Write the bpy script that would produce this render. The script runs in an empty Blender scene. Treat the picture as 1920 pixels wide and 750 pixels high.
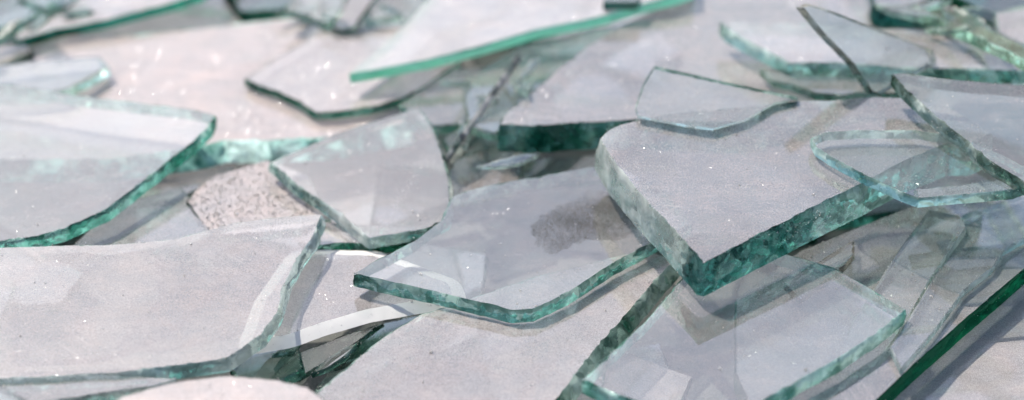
import bpy, bmesh, math, random
import numpy as np
from mathutils import Vector, noise
from mathutils.geometry import tessellate_polygon

R = math.radians
scene = bpy.context.scene
col = scene.collection
S = 0.01                                   # everything below is measured in centimetres

# ------------------------------------------------------------------ camera
ELEV, LENS, DIST = R(37.0), 85.0, 70.8
PXW, PXH = 1920.0, 750.0
FPX = PXW * LENS / 36.0
cam_pos = Vector((0.0, -DIST * math.cos(ELEV), DIST * math.sin(ELEV) + 2.0))
aim = Vector((0.0, 0.0, 2.0))
fwd = (aim - cam_pos).normalized()
right = Vector((1, 0, 0))
up = right.cross(fwd).normalized()
cd = bpy.data.cameras.new('camera')
cam = bpy.data.objects.new('camera', cd)
col.objects.link(cam)
cam.location = cam_pos * S
cam.rotation_euler = (math.pi / 2 - ELEV, 0, 0)
cd.lens = LENS
cd.sensor_width = 36.0
cd.sensor_fit = 'HORIZONTAL'
cd.clip_start = 0.01
cd.clip_end = 100.0
cd.dof.use_dof = True
cd.dof.focus_distance = (DIST - 2.9) * S
cd.dof.aperture_fstop = 5.0
cd.dof.aperture_blades = 0
scene.camera = cam

# ------------------------------------------------------------------ sky and sun
SUN_EL, SUN_AZ = R(54.0), R(-48.0)         # azimuth from +y (away from the camera), negative = left
world = bpy.data.worlds.new('World')
scene.world = world
world.use_nodes = True
wn = world.node_tree
wn.nodes.clear()
wo = wn.nodes.new('ShaderNodeOutputWorld')
bg = wn.nodes.new('ShaderNodeBackground')
sky = wn.nodes.new('ShaderNodeTexSky')
sky.sky_type = 'NISHITA'
sky.sun_disc = False
sky.sun_elevation = SUN_EL
sky.sun_rotation = SUN_AZ
sky.air_density = 1.0
sky.dust_density = 3.0
sky.ozone_density = 2.0
bg.inputs['Strength'].default_value = 0.14
wn.links.new(sky.outputs[0], bg.inputs[0])
wn.links.new(bg.outputs[0], wo.inputs[0])
sd = bpy.data.lights.new('sun', 'SUN')
sd.energy = 3.7
sd.angle = R(0.5)
sd.color = (1.0, 0.915, 0.82)
sun = bpy.data.objects.new('sun', sd)
col.objects.link(sun)
sun_dir = Vector((math.sin(SUN_AZ) * math.cos(SUN_EL), math.cos(SUN_AZ) * math.cos(SUN_EL), math.sin(SUN_EL)))
sun.rotation_euler = sun_dir.to_track_quat('Z', 'Y').to_euler()
sun.location = sun_dir * 2

vs = scene.view_settings
scene.display_settings.display_device = 'sRGB'
vs.view_transform = 'Standard'
vs.look = 'None'
vs.exposure = 0.84
vs.gamma = 1.0
vs.use_curve_mapping = False
cy = scene.cycles
cy.max_bounces = 14
cy.diffuse_bounces = 4
cy.glossy_bounces = 8
cy.transmission_bounces = 10
cy.transparent_max_bounces = 40
cy.caustics_reflective = False
cy.caustics_refractive = False
cy.sample_clamp_indirect = 4.0
cy.use_denoising = True
try:
    cy.denoiser = 'OPENIMAGEDENOISE'
    cy.denoising_input_passes = 'RGB_ALBEDO_NORMAL'
except Exception:
    pass


# ------------------------------------------------------------------ materials
class NT:
    def __init__(self, name):
        self.m = bpy.data.materials.new(name)
        self.m.use_nodes = True
        self.t = self.m.node_tree
        self.t.nodes.clear()

    def n(self, kind, **kw):
        nd = self.t.nodes.new(kind)
        for k, v in kw.items():
            if k.startswith('i_'):
                nd.inputs[k[2:].replace('_', ' ')].default_value = v
            else:
                setattr(nd, k, v)
        return nd

    def l(self, a, b):
        self.t.links.new(a, b)

    def math(self, op, a, b=None, clamp=False):
        nd = self.t.nodes.new('ShaderNodeMath')
        nd.operation = op
        nd.use_clamp = clamp
        for i, v in enumerate((a, b)):
            if v is None:
                continue
            if isinstance(v, (int, float)):
                nd.inputs[i].default_value = v
            else:
                self.l(v, nd.inputs[i])
        return nd.outputs[0]

    def mixs(self, f, a, b):
        nd = self.t.nodes.new('ShaderNodeMixShader')
        if isinstance(f, (int, float)):
            nd.inputs[0].default_value = f
        else:
            self.l(f, nd.inputs[0])
        self.l(a, nd.inputs[1])
        self.l(b, nd.inputs[2])
        return nd.outputs[0]

    def mixc(self, f, a, b):
        nd = self.t.nodes.new('ShaderNodeMix')
        nd.data_type = 'RGBA'
        if isinstance(f, (int, float)):
            nd.inputs[0].default_value = f
        else:
            self.l(f, nd.inputs[0])
        for s, v in ((nd.inputs[6], a), (nd.inputs[7], b)):
            if isinstance(v, tuple):
                s.default_value = v
            else:
                self.l(v, s)
        return nd.outputs[2]

    def noise(self, vec, scale, detail=4, rough=0.55, dist=0.0):
        nd = self.n('ShaderNodeTexNoise')
        nd.inputs['Scale'].default_value = scale
        nd.inputs['Detail'].default_value = detail
        nd.inputs['Roughness'].default_value = rough
        nd.inputs['Distortion'].default_value = dist
        self.l(vec, nd.inputs['Vector'])
        return nd.outputs[0]

    def coords(self, stretch=(1, 1, 1)):
        """object coordinates in centimetres, shifted per object"""
        tc = self.n('ShaderNodeTexCoord')
        oi = self.n('ShaderNodeObjectInfo')
        mp = self.n('ShaderNodeMapping')
        mp.inputs['Scale'].default_value = tuple(100 * s for s in stretch)
        self.l(tc.outputs['Object'], mp.inputs['Vector'])
        off = self.n('ShaderNodeVectorMath', operation='SCALE')
        off.inputs[0].default_value = (37.0, 53.0, 19.0)
        self.l(oi.outputs['Random'], off.inputs['Scale'])
        ad = self.n('ShaderNodeVectorMath', operation='ADD')
        self.l(mp.outputs[0], ad.inputs[0])
        self.l(off.outputs[0], ad.inputs[1])
        return ad.outputs[0], oi

    def out(self, sh):
        o = self.n('ShaderNodeOutputMaterial')
        self.l(sh, o.inputs['Surface'])
        return self.m


def sheet_fresnel(t):
    """Reflectance of a window pane: the outside uses glass, the inside a low index so that a plate seen through
    stays clear and only very flat rays are thrown back inside."""
    geo = t.n('ShaderNodeNewGeometry')
    f1 = t.n('ShaderNodeFresnel')
    f1.inputs['IOR'].default_value = 2.4
    f2 = t.n('ShaderNodeFresnel')
    f2.inputs['IOR'].default_value = 1.12
    mx = t.n('ShaderNodeMix')
    mx.data_type = 'FLOAT'
    t.l(geo.outputs['Backfacing'], mx.inputs[0])
    t.l(f1.outputs[0], mx.inputs[2])
    t.l(f2.outputs[0], mx.inputs[3])
    return mx.outputs[0]


def face_material(name, dusty):
    """Pane face.  Object colour: R = amount of dust, G = warm (1) to cool (0) dust, B = clear to green glass."""
    t = NT(name)
    v, oi = t.coords()
    sep = t.n('ShaderNodeSeparateColor')
    t.l(oi.outputs['Color'], sep.inputs[0])
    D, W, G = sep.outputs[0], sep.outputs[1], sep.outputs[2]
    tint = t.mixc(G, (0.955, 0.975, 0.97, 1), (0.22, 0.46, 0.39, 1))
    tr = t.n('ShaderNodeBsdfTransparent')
    t.l(tint, tr.inputs['Color'])
    gl = t.n('ShaderNodeBsdfGlossy')
    gl.inputs['Color'].default_value = (0.97, 0.99, 0.98, 1)
    gl.inputs['Roughness'].default_value = 0.03
    fr = sheet_fresnel(t)
    bk = t.n('ShaderNodeNewGeometry')
    t.l(t.mixc(bk.outputs['Backfacing'], (0.97, 0.99, 0.98, 1), (0.78, 0.94, 0.89, 1)), gl.inputs['Color'])
    if not dusty:
        return t.out(t.mixs(fr, tr.outputs[0], gl.outputs[0]))
    big = t.noise(v, 0.30, 3, 0.5, 0.6)
    mid = t.noise(v, 1.3, 5, 0.6, 0.3)
    v2, _ = t.coords((0.75, 1.7, 1.0))
    smear = t.noise(v2, 1.1, 5, 0.62, 0.5)
    fine = t.noise(v, 13.0, 4, 0.75)
    grain = t.noise(v, 34.0, 3, 0.75)
    a = t.math('MULTIPLY', t.math('SUBTRACT', big, 0.5), 0.40)
    b = t.math('MULTIPLY', t.math('SUBTRACT', mid, 0.5), 0.22)
    c = t.math('MULTIPLY', t.math('SUBTRACT', smear, 0.5), 0.28)
    d = t.math('MULTIPLY', t.math('SUBTRACT', fine, 0.5), 0.75)
    e = t.math('MULTIPLY', t.math('SUBTRACT', grain, 0.5), 1.0)
    # wipe marks and scratches, running its own way on every pane
    rot = t.n('ShaderNodeVectorRotate', rotation_type='Z_AXIS')
    t.l(v, rot.inputs['Vector'])
    t.l(t.math('MULTIPLY', oi.outputs['Random'], 31.0), rot.inputs['Angle'])
    smp = t.n('ShaderNodeMapping')
    smp.inputs['Scale'].default_value = (0.22, 5.0, 1.0)
    t.l(rot.outputs[0], smp.inputs['Vector'])
    wipe = t.noise(smp.outputs[0], 1.0, 4, 0.6, 0.4)
    where = t.noise(v, 0.45, 2, 0.5)
    wipe = t.math('MULTIPLY', t.math('MULTIPLY', t.math('SUBTRACT', wipe, 0.50), 3.0, clamp=True),
                  t.math('MULTIPLY', t.math('SUBTRACT', where, 0.50), 4.0, clamp=True))
    a = t.math('ADD', a, t.math('MULTIPLY', wipe, 0.6))
    s = t.math('ADD', t.math('ADD', a, b), t.math('ADD', c, t.math('ADD', d, e)))
    s = t.math('MULTIPLY', s, t.math('ADD', 0.35, t.math('MULTIPLY', D, 0.65)))
    mask = t.math('ADD', D, s, clamp=True)
    patch = t.math('MULTIPLY', t.math('SUBTRACT', t.noise(v, 0.75, 4, 0.6, 1.0), 0.42), 3.0, clamp=True)
    wf = t.math('ADD', t.math('MULTIPLY', W, 0.55), t.math('MULTIPLY', patch, 0.45), clamp=True)
    streak = t.math('MULTIPLY', t.math('SUBTRACT', smear, 0.5), 0.7)
    wf = t.math('ADD', wf, streak, clamp=True)
    dcol = t.mixc(wf, (0.535, 0.52, 0.525, 1), (0.74, 0.605, 0.55, 1))
    dcol = t.mixc(t.math('MULTIPLY', t.math('SUBTRACT', grain, 0.50), 4.0, clamp=True), dcol, (0.88, 0.83, 0.81, 1))
    bmp = t.n('ShaderNodeBump')
    bmp.inputs['Strength'].default_value = 0.25
    bmp.inputs['Distance'].default_value = 0.0004
    t.l(t.math('ADD', fine, grain), bmp.inputs['Height'])
    df = t.n('ShaderNodeBsdfDiffuse')
    t.l(dcol, df.inputs['Color'])
    t.l(bmp.outputs[0], df.inputs['Normal'])
    tl = t.n('ShaderNodeBsdfTranslucent')
    t.l(dcol, tl.inputs['Color'])
    dust = t.mixs(0.46, df.outputs[0], tl.outputs[0])
    # flat flakes in the dust, each tipped its own way
    vo = t.n('ShaderNodeTexVoronoi')
    vo.inputs['Scale'].default_value = 40.0
    t.l(v, vo.inputs['Vector'])
    nrm = t.n('ShaderNodeNewGeometry')
    tip = t.n('ShaderNodeVectorMath', operation='SUBTRACT')
    t.l(vo.outputs['Color'], tip.inputs[0])
    tip.inputs[1].default_value = (0.5, 0.5, 0.5)
    tsc = t.n('ShaderNodeVectorMath', operation='SCALE')
    tsc.inputs['Scale'].default_value = 1.45
    t.l(tip.outputs[0], tsc.inputs[0])
    tad = t.n('ShaderNodeVectorMath', operation='ADD')
    t.l(nrm.outputs['Normal'], tad.inputs[0])
    t.l(tsc.outputs[0], tad.inputs[1])
    tno = t.n('ShaderNodeVectorMath', operation='NORMALIZE')
    t.l(tad.outputs[0], tno.inputs[0])
    fl = t.n('ShaderNodeBsdfGlossy')
    fl.inputs['Roughness'].default_value = 0.19
    fl.inputs['Color'].default_value = (0.9, 0.92, 0.92, 1)
    t.l(tno.outputs[0], fl.inputs['Normal'])
    fsel = t.n('ShaderNodeSeparateColor')
    t.l(vo.outputs['Color'], fsel.inputs[0])
    clump = t.math('MULTIPLY', t.math('SUBTRACT', t.noise(v, 0.55, 3, 0.6), 0.40), 2.6, clamp=True)
    lim = t.math('SUBTRACT', 0.995, t.math('MULTIPLY', clump, t.math('MULTIPLY', t.math('MULTIPLY', D, t.math('ADD', D, 0.25)), 0.42)))
    glint = t.math('MULTIPLY', t.math('GREATER_THAN', fsel.outputs[2], lim), t.math('LESS_THAN', vo.outputs['Distance'], 0.26))
    dust = t.mixs(t.math('MULTIPLY', glint, 0.5), dust, fl.outputs[0])
    body = t.mixs(mask, tr.outputs[0], dust)
    rough = t.math('ADD', 0.02, t.math('MULTIPLY', mask, 0.07))
    t.l(rough, gl.inputs['Roughness'])
    ff = t.math('MULTIPLY', t.math('MULTIPLY', fr, oi.outputs['Alpha']), t.math('SUBTRACT', 1.0, t.math('MULTIPLY', mask, 0.45)))
    return t.out(t.mixs(ff, body, gl.outputs[0]))


def edge_material(name, smooth):
    """Broken edge of a pane: refracting green glass with ripples; vertex colour = glass colour, alpha = how milky it is."""
    t = NT(name)
    v, oi = t.coords()
    at = t.n('ShaderNodeAttribute')
    at.attribute_name = 'tint'
    w, _ = t.coords((1.0, 1.0, 0.12))
    n1 = t.noise(v, 1.3 if not smooth else 0.5, 3, 0.5, 0.6)
    n2 = t.noise(w, 6.5 if not smooth else 1.2, 4, 0.6, 0.5)
    n3 = t.noise(v, 26.0, 3, 0.6)
    h = t.math('ADD', t.math('MULTIPLY', n1, 0.9), t.math('ADD', t.math('MULTIPLY', n2, 0.15),
               t.math('MULTIPLY', n3, 0.03 if not smooth else 0.004)))
    bmp = t.n('ShaderNodeBump')
    bmp.inputs['Strength'].default_value = 0.4 if not smooth else 0.15
    bmp.inputs['Distance'].default_value = 0.004
    sepc = t.n('ShaderNodeSeparateColor')
    t.l(at.outputs['Color'], sepc.inputs[0])
    t.l(t.math('MULTIPLY', h, t.math('MULTIPLY', t.math('SUBTRACT', 1.05, sepc.outputs[0]), 2.0, clamp=True)), bmp.inputs['Height'])
    rugged = t.math('MULTIPLY', t.math('SUBTRACT', 0.98, sepc.outputs[0]), 0.95 if not smooth else 0.10)
    wob = t.n('ShaderNodeTexNoise')
    wob.inputs['Scale'].default_value = 1.6
    t.l(v, wob.inputs['Vector'])
    wsc = t.n('ShaderNodeVectorMath', operation='SCALE')
    wsc.inputs['Scale'].default_value = 0.7
    t.l(wob.outputs['Color'], wsc.inputs[0])
    wad = t.n('ShaderNodeVectorMath', operation='ADD')
    t.l(v, wad.inputs[0])
    t.l(wsc.outputs[0], wad.inputs[1])
    nsum = bmp.outputs[0]
    vals = []
    for sc_, am in ((1.8, 1.0), (5.2, 0.9)):
        vo = t.n('ShaderNodeTexVoronoi')
        vo.inputs['Scale'].default_value = sc_
        t.l(wad.outputs[0], vo.inputs['Vector'])
        sb = t.n('ShaderNodeVectorMath', operation='SUBTRACT')
        t.l(vo.outputs['Color'], sb.inputs[0])
        sb.inputs[1].default_value = (0.5, 0.5, 0.5)
        sx = t.n('ShaderNodeVectorMath', operation='SCALE')
        t.l(sb.outputs[0], sx.inputs[0])
        t.l(t.math('MULTIPLY', rugged, am), sx.inputs['Scale'])
        ad = t.n('ShaderNodeVectorMath', operation='ADD')
        t.l(nsum, ad.inputs[0])
        t.l(sx.outputs[0], ad.inputs[1])
        nsum = ad.outputs[0]
        sv = t.n('ShaderNodeSeparateColor')
        t.l(vo.outputs['Color'], sv.inputs[0])
        vals.append(sv.outputs[1])
    nn = t.n('ShaderNodeVectorMath', operation='NORMALIZE')
    t.l(nsum, nn.inputs[0])
    fac = t.math('ADD', t.math('MULTIPLY', vals[0], 0.6), t.math('MULTIPLY', vals[1], 0.4))
    fac = t.math('ADD', t.math('MULTIPLY', fac, 0.6), t.math('MULTIPLY', n1, 0.4))
    var = t.math('MULTIPLY', t.math('SUBTRACT', fac, 0.30), 2.6, clamp=True)
    hsv = t.n('ShaderNodeHueSaturation')
    hsv.inputs['Value'].default_value = 0.48 if not smooth else 0.9
    hsv.inputs['Saturation'].default_value = 1.12
    t.l(at.outputs['Color'], hsv.inputs['Color'])
    hs2 = t.n('ShaderNodeHueSaturation')
    hs2.inputs['Value'].default_value = 1.22 if not smooth else 1.05
    hs2.inputs['Saturation'].default_value = 0.72 if not smooth else 1.0
    t.l(at.outputs['Color'], hs2.inputs['Color'])
    gcol = t.mixc(var, hsv.outputs[0], hs2.outputs[0])
    gcol = t.mixc(t.math('MULTIPLY', rugged, 2.2, clamp=True), at.outputs['Color'], gcol)
    g = t.n('ShaderNodeBsdfGlass')
    g.inputs['IOR'].default_value = 1.5
    g.inputs['Roughness'].default_value = 0.04
    t.l(gcol, g.inputs['Color'])
    t.l(nn.outputs[0], g.inputs['Normal'])
    df = t.n('ShaderNodeBsdfDiffuse')
    t.l(gcol, df.inputs['Color'])
    t.l(nn.outputs[0], df.inputs['Normal'])
    tl = t.n('ShaderNodeBsdfTranslucent')
    t.l(gcol, tl.inputs['Color'])
    t.l(nn.outputs[0], tl.inputs['Normal'])
    milk = t.mixs(0.42, df.outputs[0], tl.outputs[0])
    cloud = t.math('ADD', 0.5, t.math('MULTIPLY', t.math('SUBTRACT', n1, 0.45), 1.2), clamp=True)
    sh = t.mixs(t.math('MULTIPLY', at.outputs['Alpha'], cloud, clamp=True), g.outputs[0], milk)
    return t.out(sh)


def crumb_material():
    t = NT('glass_crumb')
    geo = t.n('ShaderNodeNewGeometry')
    g = t.n('ShaderNodeBsdfGlossy')
    g.inputs['Roughness'].default_value = 0.34
    t.l(t.math('SUBTRACT', 0.36, t.math('MULTIPLY', t.math('GREATER_THAN', geo.outputs['Random Per Island'], 0.84), 0.22)), g.inputs['Roughness'])
    g.inputs['Color'].default_value = (0.97, 0.98, 0.97, 1)
    df = t.n('ShaderNodeBsdfDiffuse')
    cr = t.n('ShaderNodeValToRGB')
    cr.color_ramp.elements[0].color = (0.60, 0.53, 0.50, 1)
    cr.color_ramp.elements[1].color = (0.86, 0.83, 0.82, 1)
    t.l(geo.outputs['Random Per Island'], cr.inputs[0])
    t.l(cr.outputs[0], df.inputs['Color'])
    tl = t.n('ShaderNodeBsdfTranslucent')
    t.l(cr.outputs[0], tl.inputs['Color'])
    b = t.mixs(0.5, df.outputs[0], tl.outputs[0])
    tp = t.n('ShaderNodeBsdfTransparent')
    b = t.mixs(0.50, b, tp.outputs[0])
    fr = t.n('ShaderNodeLayerWeight')
    fr.inputs['Blend'].default_value = 0.25
    return t.out(t.mixs(fr.outputs[0], b, g.outputs[0]))


def ground_material():
    t = NT('crushed_glass_ground')
    v, _ = t.coords()
    a = t.noise(v, 0.6, 5, 0.6)
    b = t.noise(v, 14.0, 4, 0.7)
    c = t.mixc(a, (0.07, 0.09, 0.08, 1), (0.18, 0.18, 0.17, 1))
    c = t.mixc(t.math('MULTIPLY', t.math('SUBTRACT', b, 0.5), 3.0, clamp=True), c, (0.34, 0.33, 0.32, 1))
    bmp = t.n('ShaderNodeBump')
    bmp.inputs['Strength'].default_value = 0.8
    bmp.inputs['Distance'].default_value = 0.002
    t.l(b, bmp.inputs['Height'])
    p = t.n('ShaderNodeBsdfPrincipled')
    p.inputs['Roughness'].default_value = 0.6
    t.l(c, p.inputs['Base Color'])
    t.l(bmp.outputs[0], p.inputs['Normal'])
    return t.out(p.outputs[0])


M_TOP = face_material('dusty_glass_face', True)
M_BOT = face_material('clear_glass_face', False)
M_EDGE = edge_material('rippled_glass_edge', False)
M_CUT = edge_material('smooth_glass_edge', True)
M_CRUMB = crumb_material()
M_GROUND = ground_material()


# ------------------------------------------------------------------ geometry of a shard
def ray(px, py):
    return (fwd * FPX + right * (px - PXW / 2) - up * (py - PXH / 2)).normalized()


def at_height(px, py, z):
    d = ray(px, py)
    return cam_pos + d * ((z - cam_pos.z) / d.z)


class Plane:
    """plane through the point seen at (px, py) that lies z above the ground; a, b = rise to the right and away"""
    def __init__(self, px, py, z, a=0.0, b=0.0):
        self.o = at_height(px, py, z)
        self.n = Vector((-a, -b, 1.0)).normalized()
        self.e1 = Vector((1, 0, a)).normalized()
        self.e2 = self.n.cross(self.e1).normalized()

    def hit(self, px, py):
        d = ray(px, py)
        return cam_pos + d * ((self.o - cam_pos).dot(self.n) / d.dot(self.n))

    def uv(self, p):
        q = p - self.o
        return (q.dot(self.e1), q.dot(self.e2))

    def p3(self, u, v, w=0.0):
        return self.o + self.e1 * u + self.e2 * v + self.n * w


def area2(pts):
    return sum(a[0] * b[1] - b[0] * a[1] for a, b in zip(pts, pts[1:] + pts[:1])) / 2


def round_corners(pts, cut):
    out = []
    n = len(pts)
    for i in range(n):
        p, a, b = pts[i], pts[i - 1], pts[(i + 1) % n]
        for q in (a, b):
            L = math.hypot(q[0] - p[0], q[1] - p[1])
            f = min(0.3, cut / max(L, 1e-6))
            out.append((p[0] + (q[0] - p[0]) * f, p[1] + (q[1] - p[1]) * f))
    return out


def resample(pts, step):
    out = []
    n = len(pts)
    for i in range(n):
        a, b = pts[i], pts[(i + 1) % n]
        L = math.hypot(b[0] - a[0], b[1] - a[1])
        k = max(1, int(round(L / step)))
        for j in range(k):
            out.append((a[0] + (b[0] - a[0]) * j / k, a[1] + (b[1] - a[1]) * j / k))
    return out


def outward(pts):
    n = len(pts)
    res = []
    for i in range(n):
        a, b = pts[i - 1], pts[(i + 1) % n]
        dx, dy = b[0] - a[0], b[1] - a[1]
        L = math.hypot(dx, dy) or 1.0
        res.append((dy / L, -dx / L))
    return res


shards = []            # (plane, outline in the plane, amount of crumbs) for scattering the crumbs
rims = []


def mesh_object(name, verts, faces, mats, parent, mat_idx=None, smooth=False):
    me = bpy.data.meshes.new(name)
    me.from_pydata([tuple(v) for v in verts], [], faces)
    for m in mats:
        me.materials.append(m)
    if mat_idx:
        me.polygons.foreach_set('material_index', mat_idx)
    me.polygons.foreach_set('use_smooth', [smooth] * len(me.polygons))
    me.update()
    o = bpy.data.objects.new(name, me)
    col.objects.link(o)
    o.parent = parent
    return o


EDGE_GREEN = (0.60, 0.88, 0.80)


def shard_from_uv(name, label, pl, pts, t, dust=0.6, warm=0.5, green=0.06, edge=EDGE_GREEN, milk=0.2, rough=1.0, shine=1.0,
                  bevel=0.0, shear=(0.0, 0.0), cut=False, crumbs=1.0, cat='glass shard', group=None, seed=None, step=None, corner=0.006, paint=()):
    rnd = random.Random(seed if seed is not None else len(shards) * 7 + 3)
    if area2(pts) < 0:
        pts = pts[::-1]
    step = step or max(0.07, min(0.16, t * 0.3))
    base = resample(round_corners(pts, corner), step)
    off = Vector((rnd.uniform(0, 90), rnd.uniform(0, 90), rnd.uniform(0, 90)))
    nrm = outward(base)
    rows = 4 if t < 0.25 else (6 if t < 0.6 else 9)
    amp = (0.026 + 0.045 * t) * rough
    n = len(base)
    loops = []
    for r in range(rows + 1):
        v = r / rows
        if r == 1:
            v = min(v, 0.03 / t)
        lp = []
        for i, (x, y) in enumerate(base):
            p = Vector((x, y, 0)) + off
            big = noise.noise(p * 0.7) * amp * 0.8
            mid = noise.noise(p * 3.0) * amp * 0.4
            chip = noise.noise(p * 8.0 + Vector((0, 0, v))) * amp * 0.28
            if r == 0:                                # the worn, chipped rim of the upper face
                d0 = max(0.0, noise.noise(p * 5.5 + Vector((9, 0, 0))) - 0.12)
                chip -= 0.022 * (0.4 + rough) + d0 * amp * 2.4
            shell = 0.0
            if 0 < r < rows:                         # conchoidal scoops between the two faces
                q = Vector((x * 1.6, y * 1.6, v * t * 2.2)) + off
                shell = (abs(noise.noise(q)) - 0.18) * amp * 2.4 + noise.noise(q * 3.0) * amp * 0.25
                shell *= math.sin(math.pi * v) ** 0.6
                shell += 0.04 * t * math.sin(math.pi * v)
            low = (noise.noise(p * 0.7 + Vector((0, 0, 7))) * 0.6 + 0.1) * amp * 1.1 * v
            d = big + mid + chip + shell + low + bevel * t * v
            if r == rows:
                d += noise.noise(p * 4.0 + Vector((3, 0, 0))) * amp * 0.4
            lp.append(pl.p3(x + nrm[i][0] * d + shear[0] * v, y + nrm[i][1] * d + shear[1] * v, -t * v))
        loops.append(lp)
    c = sum((Vector(q) for q in loops[-1]), Vector()) / n
    root = bpy.data.objects.new(name, None)
    root.empty_display_size = 0.005
    col.objects.link(root)
    root.location = c * S
    root['label'] = label
    root['category'] = cat
    if group:
        root['group'] = group
    loc = [[(q - c) * S for q in lp] for lp in loops]
    # the two faces of the pane
    top, bot = loc[0], loc[-1]
    tri_t = tessellate_polygon([[Vector((pl.uv(q)[0], pl.uv(q)[1], 0)) for q in loops[0]]])
    tri_b = tessellate_polygon([[Vector((pl.uv(q)[0], pl.uv(q)[1], 0)) for q in loops[-1]]])

    def orient(tris, verts, want_up):
        res = []
        for tr in tris:
            a, b, d = (verts[k] for k in tr)
            nn = (b - a).cross(d - a)
            res.append(tuple(tr) if (nn.dot(pl.n) > 0) == want_up else tuple(tr[::-1]))
        return res
    ft = orient(tri_t, top, True)
    fb = [tuple(k + n for k in tr) for tr in orient(tri_b, bot, False)]
    pane = mesh_object('pane', top + bot, ft + fb, [M_TOP, M_BOT], root, [0] * len(ft) + [1] * len(fb))
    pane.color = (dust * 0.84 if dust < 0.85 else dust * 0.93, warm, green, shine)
    # the broken edge all round
    verts = [q for lp in loc for q in lp]
    faces = []
    for r in range(rows):
        for i in range(n):
            j = (i + 1) % n
            faces.append((r * n + i, (r + 1) * n + i, (r + 1) * n + j, r * n + j))
    eo = mesh_object('broken_edge', verts, faces, [M_CUT if cut else M_EDGE], root, smooth=True)
    ca = eo.data.color_attributes.new('tint', 'FLOAT_COLOR', 'POINT')
    tint = np.tile(np.array([edge[0], edge[1], edge[2], milk], np.float32), (len(verts), 1))
    flat = np.array([pl.uv(q) for lp in loops for q in lp], np.float32)
    vary = 0.15 if cut else min(1.0, 1.7 * (1.0 - edge[0]))
    wave = np.array([noise.noise(Vector((a * 0.75, b * 0.75, 0)) + off) + 0.5 * noise.noise(Vector((a * 2.6, b * 2.6, 5)) + off) for a, b in flat])[:, None] * vary
    dk = np.clip(-wave * 2.2, 0, 1)
    pale = np.clip(wave * 2.0 - 0.2, 0, 1)
    base_c = tint[:, :3] * (1 - dk * np.array([0.62, 0.45, 0.48]))
    base_c = base_c + (np.array([0.84, 0.95, 0.91]) - base_c) * pale * 0.5
    tint = np.concatenate([base_c, tint[:, 3:] * (1 - 0.6 * dk) + 0.25 * pale], 1)
    for (pu, pv, radius, colour, mk) in paint:
        wgt = np.clip(1.6 - 1.6 * np.hypot(flat[:, 0] - pu, flat[:, 1] - pv) / radius, 0, 1)[:, None]
        tint = tint * (1 - wgt) + np.array([*colour, mk], np.float32) * wgt
    ca.data.foreach_set('color', tint.astype(np.float32).reshape(-1))
    for r in (0, 0, rows // 2, rows):                 # rim points, for the splinters that cling to the edge
        rims.append(np.array([tuple(q) for q in loops[r]]))
    shards.append((pl, [pl.uv(q) for q in loops[0]], crumbs, c))
    return root


def shard(name, label, outline, anchor, t, **kw):
    pl = Plane(*anchor)
    if 'paint' in kw:                                 # (px, py, radius in cm, colour, milkiness)
        kw['paint'] = [(*pl.uv(pl.hit(p[0], p[1])), p[2], p[3], p[4]) for p in kw['paint']]
    return shard_from_uv(name, label, pl, [pl.uv(pl.hit(*p)) for p in outline], t, **kw)


def standing(name, label, top_a, top_b, down, outline, t, **kw):
    """a shard on edge: its upper rim runs from top_a to top_b (px, py, height); it goes down along `down`.
    outline: (fraction along the rim, depth in cm)"""
    A, B = at_height(*top_a), at_height(*top_b)
    pl = Plane(960, 375, 0)
    pl.o = A
    pl.e1 = (B - A).normalized()
    d = Vector(down)
    pl.e2 = (d - pl.e1 * d.dot(pl.e1)).normalized()
    pl.n = pl.e1.cross(pl.e2).normalized()
    L = (B - A).length
    return shard_from_uv(name, label, pl, [(f * L, q) for f, q in outline], t, **kw)


# ------------------------------------------------------------------ the ground under the pile
gm = bpy.data.meshes.new('ground')
N = 60
gv, gf = [], []
for j in range(N + 1):
    for i in range(N + 1):
        x, y = -60 + 120 * i / N, -60 + 120 * j / N
        z = -1.4 + 0.35 * noise.noise(Vector((x * 0.2, y * 0.2, 0))) + 0.15 * noise.noise(Vector((x, y, 3)))
        gv.append((x * S, y * S, z * S))
for j in range(N):
    for i in range(N):
        k = j * (N + 1) + i
        gf.append((k, k + 1, k + N + 2, k + N + 1))
gm.from_pydata(gv, [], gf)
gm.materials.append(M_GROUND)
gm.polygons.foreach_set('use_smooth', [True] * len(gm.polygons))
ground = bpy.data.objects.new('ground', gm)
col.objects.link(ground)
ground['kind'] = 'structure'
ground['label'] = 'grey bed of crushed glass under the pile of shards'

TEAL = (0.36, 0.82, 0.69)
DARK = (0.10, 0.42, 0.33)
MINT = (0.42, 0.86, 0.68)
PALE = (0.66, 0.88, 0.80)
CLEAR = (0.86, 0.93, 0.90)
BROWN = (0.50, 0.50, 0.44)

# ------------------------------------------------------------------ left half of the pile
shard('glass_shard', 'wide pale shard with a bright teal edge running down to the lower left',
      [(-90, 150), (0, 155), (60, 163), (140, 178), (250, 190), (340, 202), (372, 206), (403, 217), (395, 236), (360, 268),
       (330, 290), (270, 340), (200, 392), (120, 430), (60, 445), (0, 452), (-90, 462)],
      (200, 310, 2.0, 0.02, 0.03), 0.45, dust=0.38, warm=0.25, edge=TEAL, milk=0.45)
shard('glass_shard', 'small bluish shard with a sparkling white broken end, behind the wide teal edged shard',
      [(-60, 130), (0, 122), (100, 110), (185, 104), (203, 122), (170, 142), (120, 168), (60, 176), (-60, 176)],
      (120, 135, 1.45, 0.0, -0.05), 0.38, dust=0.35, warm=0.0, edge=CLEAR, milk=0.15, crumbs=0.4)
shard('glass_shard', 'pale blurred shard with a dark green edge slanting across the top left corner',
      [(28, 66), (90, 20), (140, -6), (260, -70), (450, -60), (380, -12), (330, 4), (200, 38), (100, 56), (32, 76)],
      (200, 10, 1.45, 0.03, 0.03), 0.32, dust=0.7, warm=0.5, edge=DARK, milk=0.02, cut=True)
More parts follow.
